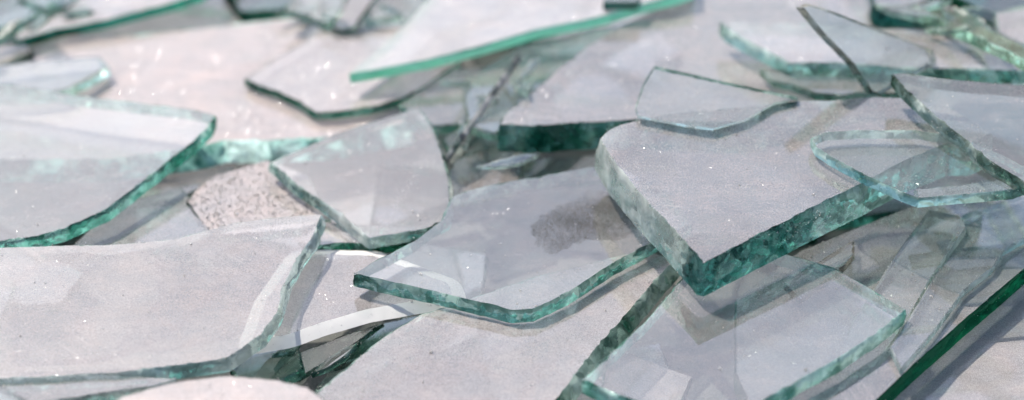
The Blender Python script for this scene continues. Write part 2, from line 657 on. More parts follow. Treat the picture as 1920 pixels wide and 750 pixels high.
shard('glass_plate', 'broad pinkish dust covered plate with a thick rippled turquoise front edge',
      [(-80, 150), (0, 108), (130, 64), (250, 66), (330, 57), (450, 44), (560, 33), (640, 40), (720, 120), (760, 230),
       (640, 257), (500, 264), (420, 264), (372, 277), (200, 300), (-80, 300)],
      (400, 150, 0.9, 0.0, 0.0), 0.45, bevel=1.2, dust=0.86, warm=0.95, edge=(0.34, 0.88, 0.74), milk=1.3, crumbs=3.5)
shard('glass_plate', 'grey dusty strip of plate behind the broad pinkish plate',
      [(110, 66), (250, 68), (420, 48), (600, 36), (600, -10), (420, -30), (200, -10)],
      (400, 25, 0.55, 0.0, 0.02), 0.4, dust=0.7, warm=0.4, edge=DARK, milk=0.05)
shard('glass_shard', 'pale dusty shard with a chipped dark edge under the tip of the mint edged shard',
      [(458, 147), (520, 105), (575, 76), (602, 55), (640, 52), (755, 50), (830, 60), (862, 116), (842, 130), (800, 160),
       (756, 184), (700, 200), (640, 208), (592, 212), (560, 192), (520, 172), (482, 160)],
      (660, 130, 1.28, 0.0, 0.0), 0.27, dust=0.78, warm=0.55, edge=(0.20, 0.46, 0.36), milk=0.10, crumbs=1.2)
shard('glass_shard', 'long smooth lilac shard with a straight mint green edge at the top centre',
      [(655, 138), (720, 85), (770, 35), (810, -10), (860, -80), (1300, -110), (1300, -20), (1265, -8), (1200, 8), (1140, 27),
       (1100, 36), (1000, 56), (900, 86), (800, 112), (700, 131)],
      (900, 50, 2.45, 0.10, 0.0), 0.36, dust=0.80, warm=0.3, edge=MINT, milk=0.8, cut=True, crumbs=0.5, rough=0.4)
shard('glass_shard', 'bluish dusty shard in the gap below the wide teal edged shard',
      [(125, 470), (170, 428), (215, 395), (262, 370), (340, 350), (360, 374), (395, 432), (330, 460), (200, 480)],
      (280, 410, 1.1, 0.02, -0.05), 0.2, dust=0.58, warm=0.1, edge=(0.35, 0.55, 0.50), milk=0.1, crumbs=2.0)
shard('glass_plate', 'gritty plate buried under coarse sparkling crumbs between two pale shards',
      [(350, 378), (372, 350), (405, 328), (500, 300), (580, 330), (620, 410), (560, 430), (420, 440), (390, 432)],
      (480, 375, 1.15, 0.0, 0.0), 0.3, dust=0.92, warm=0.8, edge=(0.3, 0.5, 0.45), milk=0.1, crumbs=90.0)
shard('glass_shard', 'shaded brownish shard below the turquoise edge of the broad pinkish plate',
      [(230, 350), (300, 318), (372, 305), (450, 312), (400, 345), (330, 372), (260, 380)],
      (340, 335, 0.2, 0.0, 0.0), 0.25, dust=0.5, warm=0.9, edge=(0.25, 0.5, 0.42), milk=0.05)
shard('glass_shard', 'clear curved shard with a frosty crack near its rounded right end, centre left',
      [(505, 304), (600, 262), (700, 226), (785, 200), (808, 232), (828, 285), (842, 340), (845, 385), (836, 412), (800, 429),
       (745, 438), (692, 447), (640, 402), (600, 376), (560, 350), (528, 322)],
      (680, 330, 1.85, 0.03, 0.10), 0.36, bevel=0.2, dust=0.36, warm=0.4, edge=(0.60, 0.84, 0.78), milk=0.2, crumbs=1.4,
      paint=[(650, 420, 1.2, CLEAR, 0.8), (545, 345, 1.0, (0.42, 0.64, 0.58), 0.4), (840, 370, 1.2, CLEAR, 0.5)])
shard('glass_shard', 'small shard with a green edge tucked under the clear curved shard',
      [(560, 452), (600, 415), (680, 420), (790, 425), (800, 438), (742, 456), (700, 458), (640, 456), (585, 462)],
      (680, 445, 1.15, 0.0, 0.0), 0.34, dust=0.45, warm=0.8, edge=(0.26, 0.66, 0.50), milk=0.3)
shard('glass_plate', 'large pinkish dusty plate with a clear splintered right edge at the lower left',
      [(-80, 470), (0, 464), (100, 460), (200, 458), (330, 448), (430, 420), (520, 406), (602, 402), (590, 440), (562, 480),
       (540, 525), (520, 588), (492, 628), (452, 656), (425, 674), (300, 690), (220, 700), (0, 712), (-80, 716)],
      (260, 570, 1.95, 0.0, 0.02), 0.38, dust=0.58, warm=0.65, edge=(0.84, 0.95, 0.93), milk=0.45, bevel=0.25, crumbs=1.8,
      paint=[(330, 688, 1.6, (0.58, 0.86, 0.83), 0.8)])
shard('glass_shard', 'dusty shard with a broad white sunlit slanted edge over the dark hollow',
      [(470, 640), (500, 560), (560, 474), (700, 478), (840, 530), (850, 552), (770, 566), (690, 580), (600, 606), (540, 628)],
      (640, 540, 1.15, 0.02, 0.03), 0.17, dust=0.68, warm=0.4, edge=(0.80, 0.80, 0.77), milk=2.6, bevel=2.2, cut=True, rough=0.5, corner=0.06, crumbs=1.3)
shard('glass_shard', 'smooth lilac shard with a pointed front corner and dark rippled edge, dead centre',
      [(663, 513), (700, 490), (780, 450), (826, 412), (848, 368), (870, 358), (960, 338), (1060, 320), (1150, 306),
       (1240, 350), (1300, 420), (1245, 444), (1150, 494), (1070, 546), (1000, 580), (960, 582), (850, 556), (760, 534), (700, 522)],
      (950, 460, 1.9, 0.0, 0.02), 0.46, dust=0.30, warm=0.1, edge=(0.48, 0.78, 0.71), milk=0.2, crumbs=2.2)
shard('glass_plate', 'wide white dusty plate with a long green right edge in the front centre',
      [(560, 790), (590, 738), (650, 688), (730, 622), (790, 588), (860, 568), (1000, 520), (1200, 470), (1268, 484),
       (1200, 560), (1130, 640), (1035, 760), (980, 830), (600, 840)],
      (930, 650, 1.35, 0.0, 0.0), 0.46, dust=0.62, warm=0.6, edge=(0.58, 0.84, 0.75), milk=0.55, crumbs=1.3, bevel=0.5)
shard('glass_shard', 'blurred rounded pinkish shard at the bottom edge, left of the dark hollow',
      [(140, 800), (230, 742), (330, 714), (430, 704), (520, 712), (578, 726), (608, 748), (640, 800), (500, 860), (200, 860)],
      (420, 750, 2.7, 0.0, 0.02), 0.3, dust=0.85, warm=0.9, edge=(0.4, 0.6, 0.5), milk=0.2, crumbs=0.8)
shard('glass_shard', 'shard with a glittering white edge under the bottom left corner of the pinkish plate',
      [(-60, 706), (60, 704), (200, 702), (330, 710), (300, 722), (160, 742), (40, 760), (-60, 770)],
      (120, 722, 1.75, 0.0, -0.02), 0.3, dust=0.4, warm=0.5, edge=CLEAR, milk=0.5, crumbs=7.0)
shard('glass_splinter', 'dark grey splinter poking in at the bottom left corner',
      [(-40, 715), (0, 722), (46, 752), (70, 790), (-40, 790)],
      (10, 745, 2.9, 0.0, 0.0), 0.25, dust=0.2, warm=0.5, green=0.28, edge=(0.3, 0.42, 0.4), milk=0.05)
# dark hollow between the lower left plate and the front plate
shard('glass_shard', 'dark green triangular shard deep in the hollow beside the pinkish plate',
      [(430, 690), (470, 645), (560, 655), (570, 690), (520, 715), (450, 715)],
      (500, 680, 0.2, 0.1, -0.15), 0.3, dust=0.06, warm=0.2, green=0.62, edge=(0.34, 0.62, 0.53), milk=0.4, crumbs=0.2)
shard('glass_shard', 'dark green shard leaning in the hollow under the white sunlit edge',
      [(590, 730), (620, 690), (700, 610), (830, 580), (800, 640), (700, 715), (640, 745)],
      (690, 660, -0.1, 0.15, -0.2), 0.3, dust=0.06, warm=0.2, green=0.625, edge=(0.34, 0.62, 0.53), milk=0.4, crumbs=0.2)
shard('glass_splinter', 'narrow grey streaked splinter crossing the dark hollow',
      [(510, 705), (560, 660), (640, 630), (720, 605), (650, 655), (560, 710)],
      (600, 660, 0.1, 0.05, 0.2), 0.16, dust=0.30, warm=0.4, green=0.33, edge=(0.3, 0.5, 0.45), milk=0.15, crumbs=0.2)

# ------------------------------------------------------------------ middle gap full of clear pieces
shard('glass_shard', 'clear rippled shard sloping between the mint edge and the thick dark edged plate',
      [(868, 150), (905, 128), (970, 90), (1100, 55), (1190, 38), (1180, 75), (1100, 110), (1010, 175), (930, 250), (880, 235)],
      (1000, 120, 1.7, 0.0, -0.1), 0.3, dust=0.26, warm=0.3, green=0.17, edge=CLEAR, milk=0.15, crumbs=3.0)
shard('glass_shard', 'pale clear shard with a wavy teal right rim beside the edge on sliver',
      [(748, 196), (850, 128), (905, 127), (896, 155), (892, 185), (905, 215), (870, 232), (810, 236)],
      (840, 180, 1.35, 0.0, 0.02), 0.3, dust=0.36, warm=0.3, green=0.11, edge=(0.5, 0.8, 0.72), milk=0.2, crumbs=2.0)
standing('glass_sliver', 'thin dark sliver standing on edge in the gap left of the thick dark edged plate',
         (979, 108, 2.9), (843, 300, 1.7), (0.1, 0.8, -0.6), [(0, 0.05), (0.2, -0.02), (0.55, 0.03), (0.8, -0.02), (1, 0.06), (0.95, 0.9), (0.5, 1.7), (0.1, 0.9)], 0.19,
         dust=0.35, warm=0.5, green=0.17, edge=(0.34, 0.35, 0.36), milk=1.5, crumbs=0.3, rough=0.4)
shard('glass_shard', 'teal tinted shard lying low behind the edge on sliver',
      [(830, 260), (880, 205), (940, 200), (1010, 210), (1000, 275), (930, 275), (850, 300)],
      (920, 240, 0.8, 0.0, 0.05), 0.3, dust=0.25, warm=0.2, green=0.41, edge=TEAL, milk=0.3)
shard('glass_shard', 'greyish low shard with a square right edge below the edge on sliver',
      [(838, 330), (850, 300), (930, 275), (980, 284), (978, 320), (970, 350), (850, 375)],
      (910, 320, 0.9, 0.02, 0.0), 0.3, dust=0.45, warm=0.3, green=0.17, edge=(0.7, 0.75, 0.66), milk=0.3)
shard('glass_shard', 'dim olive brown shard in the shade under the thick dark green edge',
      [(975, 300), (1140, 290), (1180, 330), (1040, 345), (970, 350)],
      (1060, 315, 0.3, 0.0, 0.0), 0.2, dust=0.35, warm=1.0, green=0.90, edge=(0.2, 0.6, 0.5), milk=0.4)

# ------------------------------------------------------------------ right half of the pile
shard('glass_plate', 'large grey dusty plate with a thick dark green chipped front edge, centre right',
      [(937, 233), (945, 215), (1000, 170), (1050, 126), (1100, 88), (1150, 57), (1210, 26), (1270, -8), (1330, -60), (1560, -70),
       (1610, -20), (1632, 10), (1645, 32), (1656, 52), (1660, 130), (1560, 200), (1400, 240), (1250, 232), (1190, 224), (1100, 230), (1000, 236)],
      (1250, 120, 2.45, 0.0, 0.0), 1.0, dust=0.55, warm=0.45, edge=(0.18, 0.52, 0.44), milk=0.08, crumbs=0.9, rough=0.8)
shard('glass_block', 'small dark grey green block on the edge of the long mint edged shard',
      [(1131, 4), (1195, 4), (1202, -8), (1136, -10)],
      (1160, 0, 3.2, 0.0, 0.0), 0.30, dust=0.3, warm=0.5, green=0.33, edge=(0.16, 0.30, 0.26), milk=0.5, cut=True, rough=0.3, cat='glass block', crumbs=0.2, corner=0.04)
shard('glass_shard', 'greenish grey shard with a wavy front rim, lowest of the right hand stack',
      [(1425, 128), (1480, 122), (1700, 130), (1720, 170), (1650, 176), (1620, 172), (1580, 178), (1530, 174), (1490, 158), (1450, 150)],
      (1560, 150, 2.95, 0.0, 0.0), 0.26, dust=0.30, warm=0.6, green=0.28, edge=(0.45, 0.62, 0.54), milk=0.25)
shard('glass_shard', 'long dusty shard with a pale green front edge and a knobbly left edge, upper right',
      [(1350, 40), (1450, 42), (1560, 48), (1660, 52), (1760, 56), (2000, 70), (2000, 140), (1920, 133), (1800, 129), (1700, 128),
       (1660, 124), (1560, 118), (1482, 118), (1440, 96), (1400, 76), (1362, 54)],
      (1620, 90, 3.45, 0.0, 0.0), 0.50, dust=0.55, warm=0.4, edge=(0.55, 0.84, 0.76), milk=0.55, crumbs=1.5,
      paint=[(1410, 85, 2.0, (0.72, 0.92, 0.84), 0.8), (1850, 135, 2.5, (0.34, 0.70, 0.58), 0.4)])
shard('glass_shard', 'thin upright grey shard leaning back above the stack at the upper right',
      [(1506, 14), (1520, 8), (1560, 20), (1600, 36), (1680, 66), (1748, 92), (1757, 112), (1752, 122), (1700, 150), (1652, 178),
       (1636, 172), (1600, 118), (1545, 62)],
      (1640, 176, 3.6, -1.2, 1.5), 0.34, shine=0.4, dust=0.2, warm=0.7, edge=BROWN, milk=0.60, crumbs=0.8, rough=0.3)
shard('glass_plate', 'biggest thick slab with a deep teal front edge sparkling in the sun, right of centre',
      [(1126, 260), (1140, 244), (1162, 232), (1250, 214), (1440, 196), (1500, 188), (1560, 188), (1600, 183), (1640, 181), (1700, 184),
       (1780, 200), (1860, 250), (1820, 268), (1780, 268), (1700, 300), (1600, 352), (1500, 402), (1400, 452), (1335, 486), (1318, 494),
       (1300, 470), (1250, 418), (1200, 362), (1150, 302)],
      (1450, 320, 3.75, 0.0, 0.03), 1.1, dust=0.46, warm=0.5, edge=(0.34, 0.72, 0.65), milk=0.12, crumbs=1.8, rough=0.5, bevel=0.12,
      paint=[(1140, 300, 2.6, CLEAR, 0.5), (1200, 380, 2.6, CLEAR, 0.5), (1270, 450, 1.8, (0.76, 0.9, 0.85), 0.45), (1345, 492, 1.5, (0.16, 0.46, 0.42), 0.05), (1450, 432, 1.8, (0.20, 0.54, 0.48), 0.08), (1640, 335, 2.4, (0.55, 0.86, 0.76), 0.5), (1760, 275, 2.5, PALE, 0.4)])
shard('glass_shard', 'clear triangular shard with a dark green far rim, lying behind the biggest slab',
      [(1190, 205), (1206, 160), (1226, 128), (1350, 156), (1496, 187), (1450, 198), (1400, 228), (1336, 246), (1290, 240), (1196, 222)],
      (1330, 190, 4.02, 0.0, 0.0), 0.20, shine=0.35, shear=(0.05, 0.42), dust=0.14, warm=0.4, paint=[(1300, 246, 1.4, CLEAR, 0.1), (1400, 228, 1.0, CLEAR, 0.1), (1220, 226, 0.8, CLEAR, 0.1)], edge=(0.12, 0.30, 0.25), milk=0.7, crumbs=1.0, rough=0.5)
shard('glass_shard', 'clear oval shard with a light teal rounded rim on top of the biggest slab',
      [(1522, 258), (1550, 247), (1620, 243), (1720, 244), (1800, 256), (1880, 290), (1960, 335), (1900, 356), (1722, 372), (1690, 360),
       (1620, 328), (1560, 296), (1530, 276)],
      (1680, 300, 4.25, 0.0, 0.0), 0.32, shine=0.4, dust=0.10, warm=0.4, green=0.08, edge=(0.56, 0.82, 0.75), milk=0.6, crumbs=0.6, rough=0.6)
shard('glass_shard', 'blue grey shard with a brown green chipped edge jutting in from the right',
      [(1672, 138), (1692, 135), (1760, 145), (1920, 160), (2010, 170), (2010, 400), (1920, 342), (1850, 298), (1800, 254), (1750, 214), (1700, 172)],
      (1800, 230, 4.75, 0.05, 0.12), 0.48, shine=0.75, dust=0.28, warm=0.05, green=0.2, edge=(0.50, 0.62, 0.52), milk=0.4, crumbs=1.0)
shard('glass_shard', 'narrow bright grey shard wedged under the chipped brown green edge',
      [(1716, 354), (1800, 346), (1895, 334), (1960, 320), (1960, 360), (1900, 352), (1860, 366), (1780, 370), (1722, 374)],
      (1800, 358, 3.4, 0.0, 0.1), 0.2, dust=0.55, warm=0.4, edge=CLEAR, milk=0.3, crumbs=1.5)
shard('glass_shard', 'lilac grey shard with a teal right edge at the bottom, right of the front plate',
      [(1090, 712), (1200, 612), (1300, 500), (1430, 462), (1560, 500), (1640, 545), (1698, 580), (1640, 630),
       (1560, 680), (1440, 746), (1360, 800), (1250, 770), (1150, 738)],
      (1400, 650, 2.15, 0.0, 0.0), 0.5, dust=0.36, warm=0.05, edge=(0.40, 0.86, 0.74), milk=0.5, crumbs=1.2)
shard('glass_plate', 'lilac plate with a straight nearly black green edge in the lower right corner',
      [(1640, 752), (1720, 678), (1810, 598), (1920, 504), (2010, 430), (2010, 330), (1860, 340), (1700, 390), (1500, 470), (1380, 560), (1380, 700), (1440, 830)],
      (1780, 560, 1.45, 0.0, 0.0), 0.68, dust=0.48, warm=0.1, edge=(0.07, 0.34, 0.22), milk=0.04, cut=True, crumbs=0.7, rough=0.3)
shard('glass_shard', 'greenish clear strip lying on the lilac plate below the right end of the biggest slab',
      [(1742, 392), (1800, 404), (1812, 426), (1745, 520), (1700, 600), (1640, 690), (1560, 700), (1600, 600), (1690, 462)],
      (1720, 490, 1.85, 0.05, 0.1), 0.3, dust=0.22, warm=0.6, green=0.19, edge=(0.8, 0.88, 0.82), milk=0.5, crumbs=2.0, rough=0.35)
shard('glass_shard', 'long bluish clear pane beside the greenish strip, at the right frame side',
      [(1805, 402), (1900, 368), (2010, 330), (2010, 392), (1882, 468), (1862, 500), (1806, 545), (1750, 622), (1690, 690), (1670, 650), (1745, 530)],
      (1850, 450, 1.75, 0.0, 0.0), 0.24, dust=0.30, warm=0.0, green=0.06, edge=(0.8, 0.88, 0.9), milk=0.5, crumbs=5.0, rough=0.35)
shard('glass_chip', 'small brownish curved chip under the front edge of the biggest slab',
      [(1470, 530), (1600, 450), (1602, 476), (1572, 512), (1500, 560)],
      (1545, 500, 1.9, 0.0, 0.0), 0.2, dust=0.35, warm=1.0, green=0.11, edge=(0.5, 0.44, 0.36), milk=0.3, cat='glass chip')
shard('glass_plate', 'grey dusty plate lying low in shadow below the nearly black edge',
      [(1560, 830), (1680, 700), (1800, 560), (1960, 430), (2080, 600), (2000, 860)],
      (1850, 660, 0.5, 0.0, 0.0), 0.4, dust=0.80, warm=0.2, edge=(0.3, 0.5, 0.45), milk=0.1, crumbs=0.6)

# ------------------------------------------------------------------ blurred pieces along the far side
shard('glass_sliver', 'long clear bar sparkling yellow green in the top right corner',
      [(1716, 4), (1745, -2), (1800, 26), (1870, 64), (1990, 120), (1990, 150), (1900, 100), (1820, 62), (1730, 26)],
      (1810, 40, 3.9, 0.0, -0.3), 0.35, dust=0.12, warm=0.5, green=0.11, edge=(0.72, 0.90, 0.76), milk=0.25, crumbs=4.0)
shard('glass_plate', 'greenish shaded plate in the gap behind the long dusty shard, upper right',
      [(1630, 20), (1700, 8), (1800, 40), (1920, 90), (1920, 110), (1700, 70), (1650, 60)],
      (1740, 50, 2.6, 0.0, 0.0), 0.5, dust=0.2, warm=0.4, green=0.85, edge=(0.12, 0.42, 0.36), milk=0.2)
shard('glass_shard', 'blurred blue grey plate with a dark teal front edge behind the upright grey shard',
      [(1636, -30), (1760, -40), (1740, 0), (1700, 14), (1638, 12)],
      (1690, -5, 3.3, 0.0, 0.0), 0.7, dust=0.5, warm=0.1, green=0.17, edge=(0.10, 0.40, 0.34), milk=0.15)
shard('glass_shard', 'blurred pinkish shard at the right end of the top edge',
      [(1868, 24), (1930, 14), (2020, 20), (2020, 90), (1920, 84), (1872, 60)],
      (1920, 50, 3.9, 0.0, 0.1), 0.3, dust=0.6, warm=0.7, edge=CLEAR, milk=0.3, crumbs=3.0)
shard('glass_shard', 'blurred green shard behind the sparkling bar at the top right',
      [(1750, -30), (1930, -40), (2000, 0), (1900, 30), (1840, 20)],
      (1850, 0, 3.2, 0.0, 0.0), 0.5, dust=0.15, warm=0.5, green=1.00, edge=(0.14, 0.42, 0.26), milk=0.3, crumbs=1.0)
shard('glass_sliver', 'blurred pale pinkish strip standing up at the top, left of the long lilac shard',
      [(622, 50), (650, 0), (680, -40), (740, -40), (700, 0), (664, 50), (645, 58)],
      (650, 30, 1.75, 0.0, 0.5), 0.22, dust=0.8, warm=0.7, edge=(0.24, 0.44, 0.36), milk=0.2)
shard('glass_shard', 'blurred glinting wedge of clear glass at the top, left of the pinkish strip',
      [(535, 20), (560, -20), (660, -30), (645, 10), (622, 40), (606, 44), (580, 30)],
      (600, 10, 1.8, 0.0, 0.3), 0.3, dust=0.2, warm=0.3, green=0.17, edge=(0.5, 0.66, 0.58), milk=0.2, crumbs=5.0)
shard('glass_shard', 'blurred grey green shard at the top between the pinkish strip and the lilac shard',
      [(668, 52), (720, -10), (800, -30), (800, 10), (770, 34), (750, 56)],
      (730, 20, 0.9, 0.0, 0.2), 0.3, dust=0.28, warm=0.5, green=0.44, edge=(0.2, 0.4, 0.32), milk=0.2)
shard('glass_shard', 'blurred dark green shard at the top edge above the grey dusty strip',
      [(420, -20), (560, -30), (560, 8), (525, 18), (450, 22)],
      (490, 0, 1.0, 0.0, 0.0), 0.5, dust=0.2, warm=0.5, green=0.90, edge=(0.08, 0.30, 0.22), milk=0.05)
shard('glass_shard', 'blurred teal shard in the top left corner',
      [(-60, 40), (0, 0), (60, -30), (180, -40), (130, 10), (40, 40), (-20, 56)],
      (60, 10, 1.5, 0.0, 0.0), 0.5, dust=0.25, warm=0.4, green=0.33, edge=(0.2, 0.6, 0.48), milk=0.4)
shard('glass_shard', 'blurred greyish shard at the left frame side under the slanting dark edge',
      [(-60, 110), (0, 84), (50, 84), (60, 96), (0, 122), (-60, 150)],
      (0, 100, 1.2, 0.0, 0.0), 0.3, dust=0.5, warm=0.6, green=0.11, edge=(0.4, 0.56, 0.46), milk=0.3)

def crack(root, anchor, path, t, count, spread=0.10):
    """a glittering fracture inside a pane: many small facets between its two faces"""
    pl = Plane(*anchor)
    c = Vector(root.location) / S
    r = random.Random(count)
    pts = [pl.uv(pl.hit(*p)) for p in path]
    vs_, fs_ = [], []
    for k in range(count):
        f = r.random() * (len(pts) - 1)
        i = min(int(f), len(pts) - 2)
        f -= i
        u = pts[i][0] + (pts[i + 1][0] - pts[i][0]) * f + r.gauss(0, spread)
        v = pts[i][1] + (pts[i + 1][1] - pts[i][1]) * f + r.gauss(0, spread)
        p = pl.p3(u, v, -t * r.uniform(0.03, 0.6)) - c
        a = Vector((r.gauss(0, 1), r.gauss(0, 1), r.gauss(0, 0.5))).normalized() * r.uniform(0.01, 0.05)
        b = a.cross(Vector((r.gauss(0, .5), r.gauss(0, .5), 1))).normalized() * r.uniform(0.008, 0.03)
        vs_ += [(p + a) * S, (p - a) * S, (p + b) * S]
        fs_.append((k * 3, k * 3 + 1, k * 3 + 2))
    return mesh_object('crack', vs_, fs_, [M_CRUMB], root)


by_label = {o['label'][:28]: o for o in col.objects if 'label' in o}
crack(by_label['clear curved shard with a fr'], (680, 330, 1.85, 0.03, 0.10), [(795, 300), (752, 365), (738, 385), (700, 426)], 0.36, 260, 0.07)
slab = by_label['biggest thick slab with a de']
crack(slab, (1450, 320, 3.75, 0.0, 0.03), [(1265, 372), (1330, 344), (1392, 308)], 1.1, 220, 0.12)
crack(slab, (1450, 320, 3.75, 0.0, 0.03), [(1400, 440), (1470, 425), (1560, 385)], 1.1, 120, 0.10)
crack(slab, (1450, 320, 3.75, 0.0, 0.03), [(1690, 345), (1730, 320), (1790, 280)], 1.1, 160, 0.15)
crack(by_label['small bluish shard with a sp'], (120, 135, 1.45, 0.0, -0.05), [(120, 160), (170, 135), (200, 118)], 0.38, 160, 0.10)
crack(by_label['shard with a glittering whit'], (120, 722, 1.75, 0.0, -0.02), [(30, 735), (120, 728), (210, 716)], 0.3, 320, 0.16)
crack(by_label['clear rippled shard sloping '], (1000, 120, 1.7, 0.0, -0.1), [(985, 165), (1060, 110), (1140, 60)], 0.3, 160, 0.14)

def splinter(label, group, px, py, z, length, width, angle, a, b, **kw):
    pl = Plane(px, py, z, a, b)
    r = random.Random(int(px * 7 + py * 3))
    L, W = length / 2, width / 2
    pts = [(-L, 0), (-L * 0.5, -W * r.uniform(0.5, 1)), (L * 0.3, -W), (L, -W * r.uniform(-0.3, 0.6)), (L * 0.55, W * r.uniform(0.5, 1)), (-L * 0.3, W * r.uniform(0.3, 0.8))]
    ca_, sa_ = math.cos(angle), math.sin(angle)
    return shard_from_uv('glass_splinter', label, pl, [(x * ca_ - y * sa_, x * sa_ + y * ca_) for x, y in pts], r.uniform(0.08, 0.2),
                         cat='glass splinter', group=group, **kw)


ORD = ['leftmost', 'second from the left', 'third from the left', 'fourth from the left', 'fifth from the left', 'sixth from the left',
       'seventh from the left', 'eighth from the left', 'ninth from the left']


def spread(r, lo, hi, n):
    return [lo + (hi - lo) * (i + r.uniform(0.2, 0.8)) / n for i in range(n)]


r = random.Random(21)
for k, X in enumerate(spread(r, 850, 1010, 4)):
    splinter('clear diagonal splinter, %s in the jumble by the thick dark edged plate' % ORD[k], 'clear splinters in the middle gap',
             X, r.uniform(110, 300), r.uniform(1.5, 2.3), r.uniform(0.8, 2.4), r.uniform(0.2, 0.6), r.uniform(0.5, 1.2),
             r.uniform(-0.5, 0.5), r.uniform(-0.5, 0.5), dust=0.1, warm=0.5, green=0.1, edge=CLEAR, milk=0.5, crumbs=1.5)
for k, X in enumerate(spread(r, 1690, 1910, 9)):
    splinter('blurred glittering splinter, %s in the top right corner' % ORD[k], 'splinters in the top right corner',
             X, r.uniform(4, 70), r.uniform(3.4, 4.0), r.uniform(0.8, 2.2), r.uniform(0.2, 0.6), r.uniform(-0.9, -0.2),
             r.uniform(-0.6, 0.6), r.uniform(-0.6, 0.6), dust=0.12, warm=0.6, green=0.15, edge=(0.75, 0.92, 0.8), milk=0.5, crumbs=2.0)
for k, X in enumerate(spread(r, 0, 150, 7)):
    splinter('blurred splinter, %s in the dim top left corner' % ORD[k], 'splinters in the top left corner',
             X, r.uniform(0, 60), r.uniform(1.2, 2.0), r.uniform(0.8, 2.2), r.uniform(0.2, 0.6), r.uniform(0.1, 0.9),
             r.uniform(-0.6, 0.6), r.uniform(-0.6, 0.6), dust=0.12, warm=0.6, green=0.3, edge=(0.5, 0.8, 0.68), milk=0.4, crumbs=2.0)
for k, X in enumerate(spread(r, 540, 760, 7)):
    splinter('blurred splinter, %s at the top edge around the pinkish strip' % ORD[k], 'splinters around the pinkish strip',
             X, r.uniform(0, 45), r.uniform(1.2, 2.0), r.uniform(0.6, 1.8), r.uniform(0.2, 0.6), r.uniform(-1.2, 1.2),
             r.uniform(-0.6, 0.6), r.uniform(-0.6, 0.6), dust=0.12, warm=0.6, green=0.2, edge=(0.65, 0.85, 0.76), milk=0.4, crumbs=2.0)
for k, X in enumerate(spread(r, 470, 760, 3)):
    splinter('dark green splinter, %s in the hollow under the white sunlit edge' % ORD[k], 'splinters in the dark hollow',
             X, r.uniform(640, 700), r.uniform(0.2, 0.6), r.uniform(0.6, 1.8), r.uniform(0.2, 0.5), r.uniform(0.2, 0.9),
             r.uniform(-0.5, 0.5), r.uniform(-0.5, 0.3), dust=0.06, warm=0.5, green=0.4, edge=(0.40, 0.66, 0.58), milk=0.4, crumbs=0.5)

for k, (x, y, z, dx, dy) in enumerate([(870, 255, 1.8, 16, 26), (905, 190, 1.9, 26, 14), (985, 155, 2.1, 22, 16)]):
    shard('glass_chip', 'small clear chip, %s among those glinting in the middle gap' % ORD[k],
          [(x - dx, y - dy * 0.2), (x - dx * 0.2, y - dy), (x + dx, y - dy * 0.4), (x + dx * 0.3, y + dy), (x - dx * 0.6, y + dy * 0.5)],
          (x, y, z, 0.4 * math.sin(k * 2.1), 0.5 * math.cos(k * 1.7)), 0.2, dust=0.08, warm=0.4, green=0.15, edge=CLEAR, milk=0.3,
          crumbs=2.0, cat='glass chip', group='clear chips in the middle gap')

# ------------------------------------------------------------------ the buried layer that shows through and between
rnd = random.Random(11)
for k in range(64):
    x, y = rnd.uniform(-19, 19), rnd.uniform(-17, 24)
    z = rnd.uniform(-0.9, 0.1)
    if (x > 4 and y < 1) or (-10 < x < -1 and y < -5):
        continue
    pl = Plane(960, 375, 0, rnd.uniform(-0.12, 0.12), rnd.uniform(-0.12, 0.12))
    pl.o = Vector((x, y, z))
    m = rnd.randint(4, 6)
    rad = rnd.uniform(1.8, 3.8)
    ang = sorted(rnd.uniform(0, 2 * math.pi) for _ in range(m))
    pts = [(rad * rnd.uniform(0.7, 1.25) * math.cos(a), rad * rnd.uniform(0.7, 1.25) * math.sin(a)) for a in
           [2 * math.pi * (i + rnd.uniform(0.1, 0.9)) / m for i in range(m)]]
    shard_from_uv('buried_shard', 'dull glass shard buried deep under the others, only glimpsed through gaps', pl, pts,
                  rnd.uniform(0.2, 0.5), dust=rnd.uniform(0.15, 0.6), warm=rnd.uniform(0.1, 0.8), green=rnd.uniform(0.1, 0.5),
                  edge=(0.2, 0.55, 0.44), milk=0.2, crumbs=0.3, group='shards buried in the pile', step=0.25)

# ------------------------------------------------------------------ crumbs of glass lying on the shards
rng = np.random.default_rng(5)


def inside(poly, u, v):
    x, y = poly[:, 0], poly[:, 1]
    x2, y2 = np.roll(x, -1), np.roll(y, -1)
    res = np.zeros(len(u), bool)
    for i in range(len(x)):
        c = ((y[i] > v) != (y2[i] > v))
        if c.any():
            xi = (x2[i] - x[i]) * (v - y[i]) / ((y2[i] - y[i]) or 1e-9) + x[i]
            res ^= c & (u < xi)
    return res


P, N3, Sz = [], [], []
for pl, poly, amount, c in shards:
    q = np.array(poly)
    lo, hi = q.min(0), q.max(0)
    k = int((hi - lo).prod() * 9 * amount)
    u, v = rng.uniform(lo[0], hi[0], k), rng.uniform(lo[1], hi[1], k)
    ok = inside(q, u, v)
    # clumps
    keep = np.array([noise.noise(Vector((a * 0.8, b * 0.8, amount))) for a, b in zip(u, v)]) > rng.uniform(-0.7, 0.25, k) if amount < 10 else np.ones(k, bool)
    ok &= keep
    u, v = u[ok], v[ok]
    size = 0.0065 * np.exp(rng.normal(0, 0.75, len(u))) * (1.25 if amount > 10 else 1.0)
    size = np.clip(size, 0.003, 0.05)
    o, e1, e2, n = (np.array(w) for w in (pl.o, pl.e1, pl.e2, pl.n))
    P.append(o + u[:, None] * e1 + v[:, None] * e2 + (size * 0.5)[:, None] * n)
    Sz.append(size)
K0 = sum(len(a) for a in P)
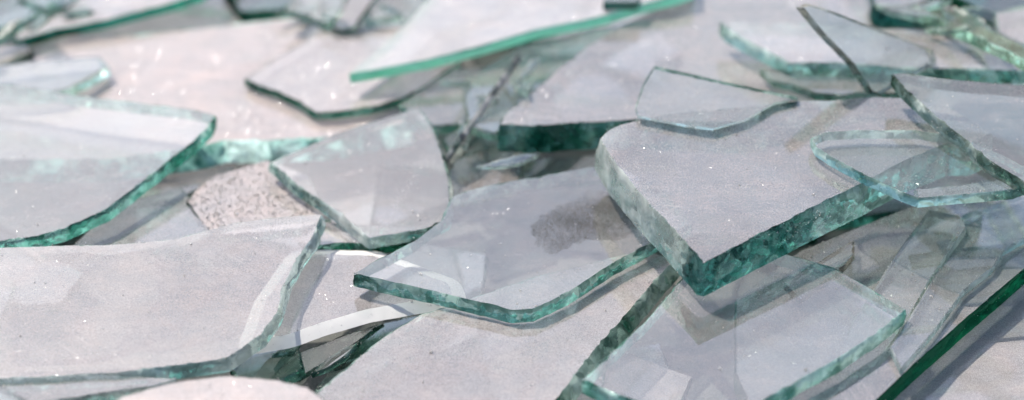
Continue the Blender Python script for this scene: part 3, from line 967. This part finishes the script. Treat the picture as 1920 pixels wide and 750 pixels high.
for rim in rims:                                       # slivers clinging to the broken edges
    k = int(len(rim) * 0.7)
    p = rim[rng.integers(0, len(rim), k)] + rng.normal(size=(k, 3)) * 0.03
    P.append(p)
    Sz.append(np.clip(0.009 * np.exp(rng.normal(0, 0.6, k)), 0.003, 0.03))
P, Sz = np.concatenate(P), np.concatenate(Sz)
K = len(P)
tet = np.array([(1.2, 0.2, 0.45), (-0.9, 1.0, 0.38), (-0.7, -1.1, 0.42), (0.1, 0.0, -0.5)], float)
qr = rng.normal(size=(K, 4)) * np.array([1.0, 0.17, 0.17, 1.0])
qr[K0:] = rng.normal(size=(K - K0, 4)) * np.array([1.0, 0.3, 0.3, 1.0])
qr /= np.linalg.norm(qr, axis=1, keepdims=True)
w_, x_, y_, z_ = qr.T
RM = np.stack([1 - 2 * (y_ * y_ + z_ * z_), 2 * (x_ * y_ - z_ * w_), 2 * (x_ * z_ + y_ * w_),
               2 * (x_ * y_ + z_ * w_), 1 - 2 * (x_ * x_ + z_ * z_), 2 * (y_ * z_ - x_ * w_),
               2 * (x_ * z_ - y_ * w_), 2 * (y_ * z_ + x_ * w_), 1 - 2 * (x_ * x_ + y_ * y_)], 1).reshape(K, 3, 3)
stretch = rng.uniform(0.4, 1.3, (K, 1, 3))
V = (np.einsum('kij,klj->kli', RM, tet[None] * stretch) * Sz[:, None, None] + P[:, None, :]) * S
idx = np.array([(0, 1, 2), (0, 3, 1), (0, 2, 3), (1, 3, 2)])
F = (np.arange(K)[:, None, None] * 4 + idx[None]).reshape(-1, 3)
cm = bpy.data.meshes.new('glass_crumbs')
cm.vertices.add(K * 4)
cm.vertices.foreach_set('co', V.reshape(-1).astype(np.float32))
cm.loops.add(len(F) * 3)
cm.loops.foreach_set('vertex_index', F.reshape(-1).astype(np.int32))
cm.polygons.add(len(F))
cm.polygons.foreach_set('loop_start', np.arange(0, len(F) * 3, 3, dtype=np.int32))
cm.polygons.foreach_set('loop_total', np.full(len(F), 3, np.int32))
cm.materials.append(M_CRUMB)
cm.update(calc_edges=True)
crumbs = bpy.data.objects.new('glass_crumbs', cm)
col.objects.link(crumbs)
crumbs['kind'] = 'stuff'
crumbs['label'] = 'sparkling crumbs and grains of crushed glass strewn over the shards'
crumbs['category'] = 'glass crumbs'
print('crumbs', K, 'shards', len(shards))

# ------------------------------------------------------------------ reflection of the slab on the smooth lilac shard, painted with dark grains
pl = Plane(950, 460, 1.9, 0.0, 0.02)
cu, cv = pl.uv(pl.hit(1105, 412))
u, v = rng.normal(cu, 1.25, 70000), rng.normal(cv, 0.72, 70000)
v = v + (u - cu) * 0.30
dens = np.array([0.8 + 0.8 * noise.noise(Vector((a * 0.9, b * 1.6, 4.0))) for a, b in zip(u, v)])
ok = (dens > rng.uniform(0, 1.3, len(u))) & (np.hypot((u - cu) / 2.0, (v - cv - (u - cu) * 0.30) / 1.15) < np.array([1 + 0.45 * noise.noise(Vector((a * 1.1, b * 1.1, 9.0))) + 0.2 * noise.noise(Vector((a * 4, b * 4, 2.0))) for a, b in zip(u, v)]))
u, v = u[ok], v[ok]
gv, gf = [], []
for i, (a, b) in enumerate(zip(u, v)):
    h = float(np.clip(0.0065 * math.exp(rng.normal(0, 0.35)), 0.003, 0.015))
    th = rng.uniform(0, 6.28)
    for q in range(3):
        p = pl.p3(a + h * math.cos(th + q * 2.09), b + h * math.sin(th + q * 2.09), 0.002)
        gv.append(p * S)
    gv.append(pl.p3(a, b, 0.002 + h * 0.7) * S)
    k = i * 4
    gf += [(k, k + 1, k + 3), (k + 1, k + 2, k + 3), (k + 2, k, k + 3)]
gt = NT('slab_reflection_grains')
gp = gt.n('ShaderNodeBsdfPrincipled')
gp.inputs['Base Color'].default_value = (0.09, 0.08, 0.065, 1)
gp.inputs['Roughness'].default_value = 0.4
painted_reflection = mesh_object('slab_reflection_grains', gv, gf, [gt.out(gp.outputs[0])], None)
painted_reflection['kind'] = 'stuff'
painted_reflection['label'] = 'painted dark reflection of the biggest slab, made of grains on the smooth lilac shard'
painted_reflection['category'] = 'painted_reflection'
print('painted_reflection', len(u))
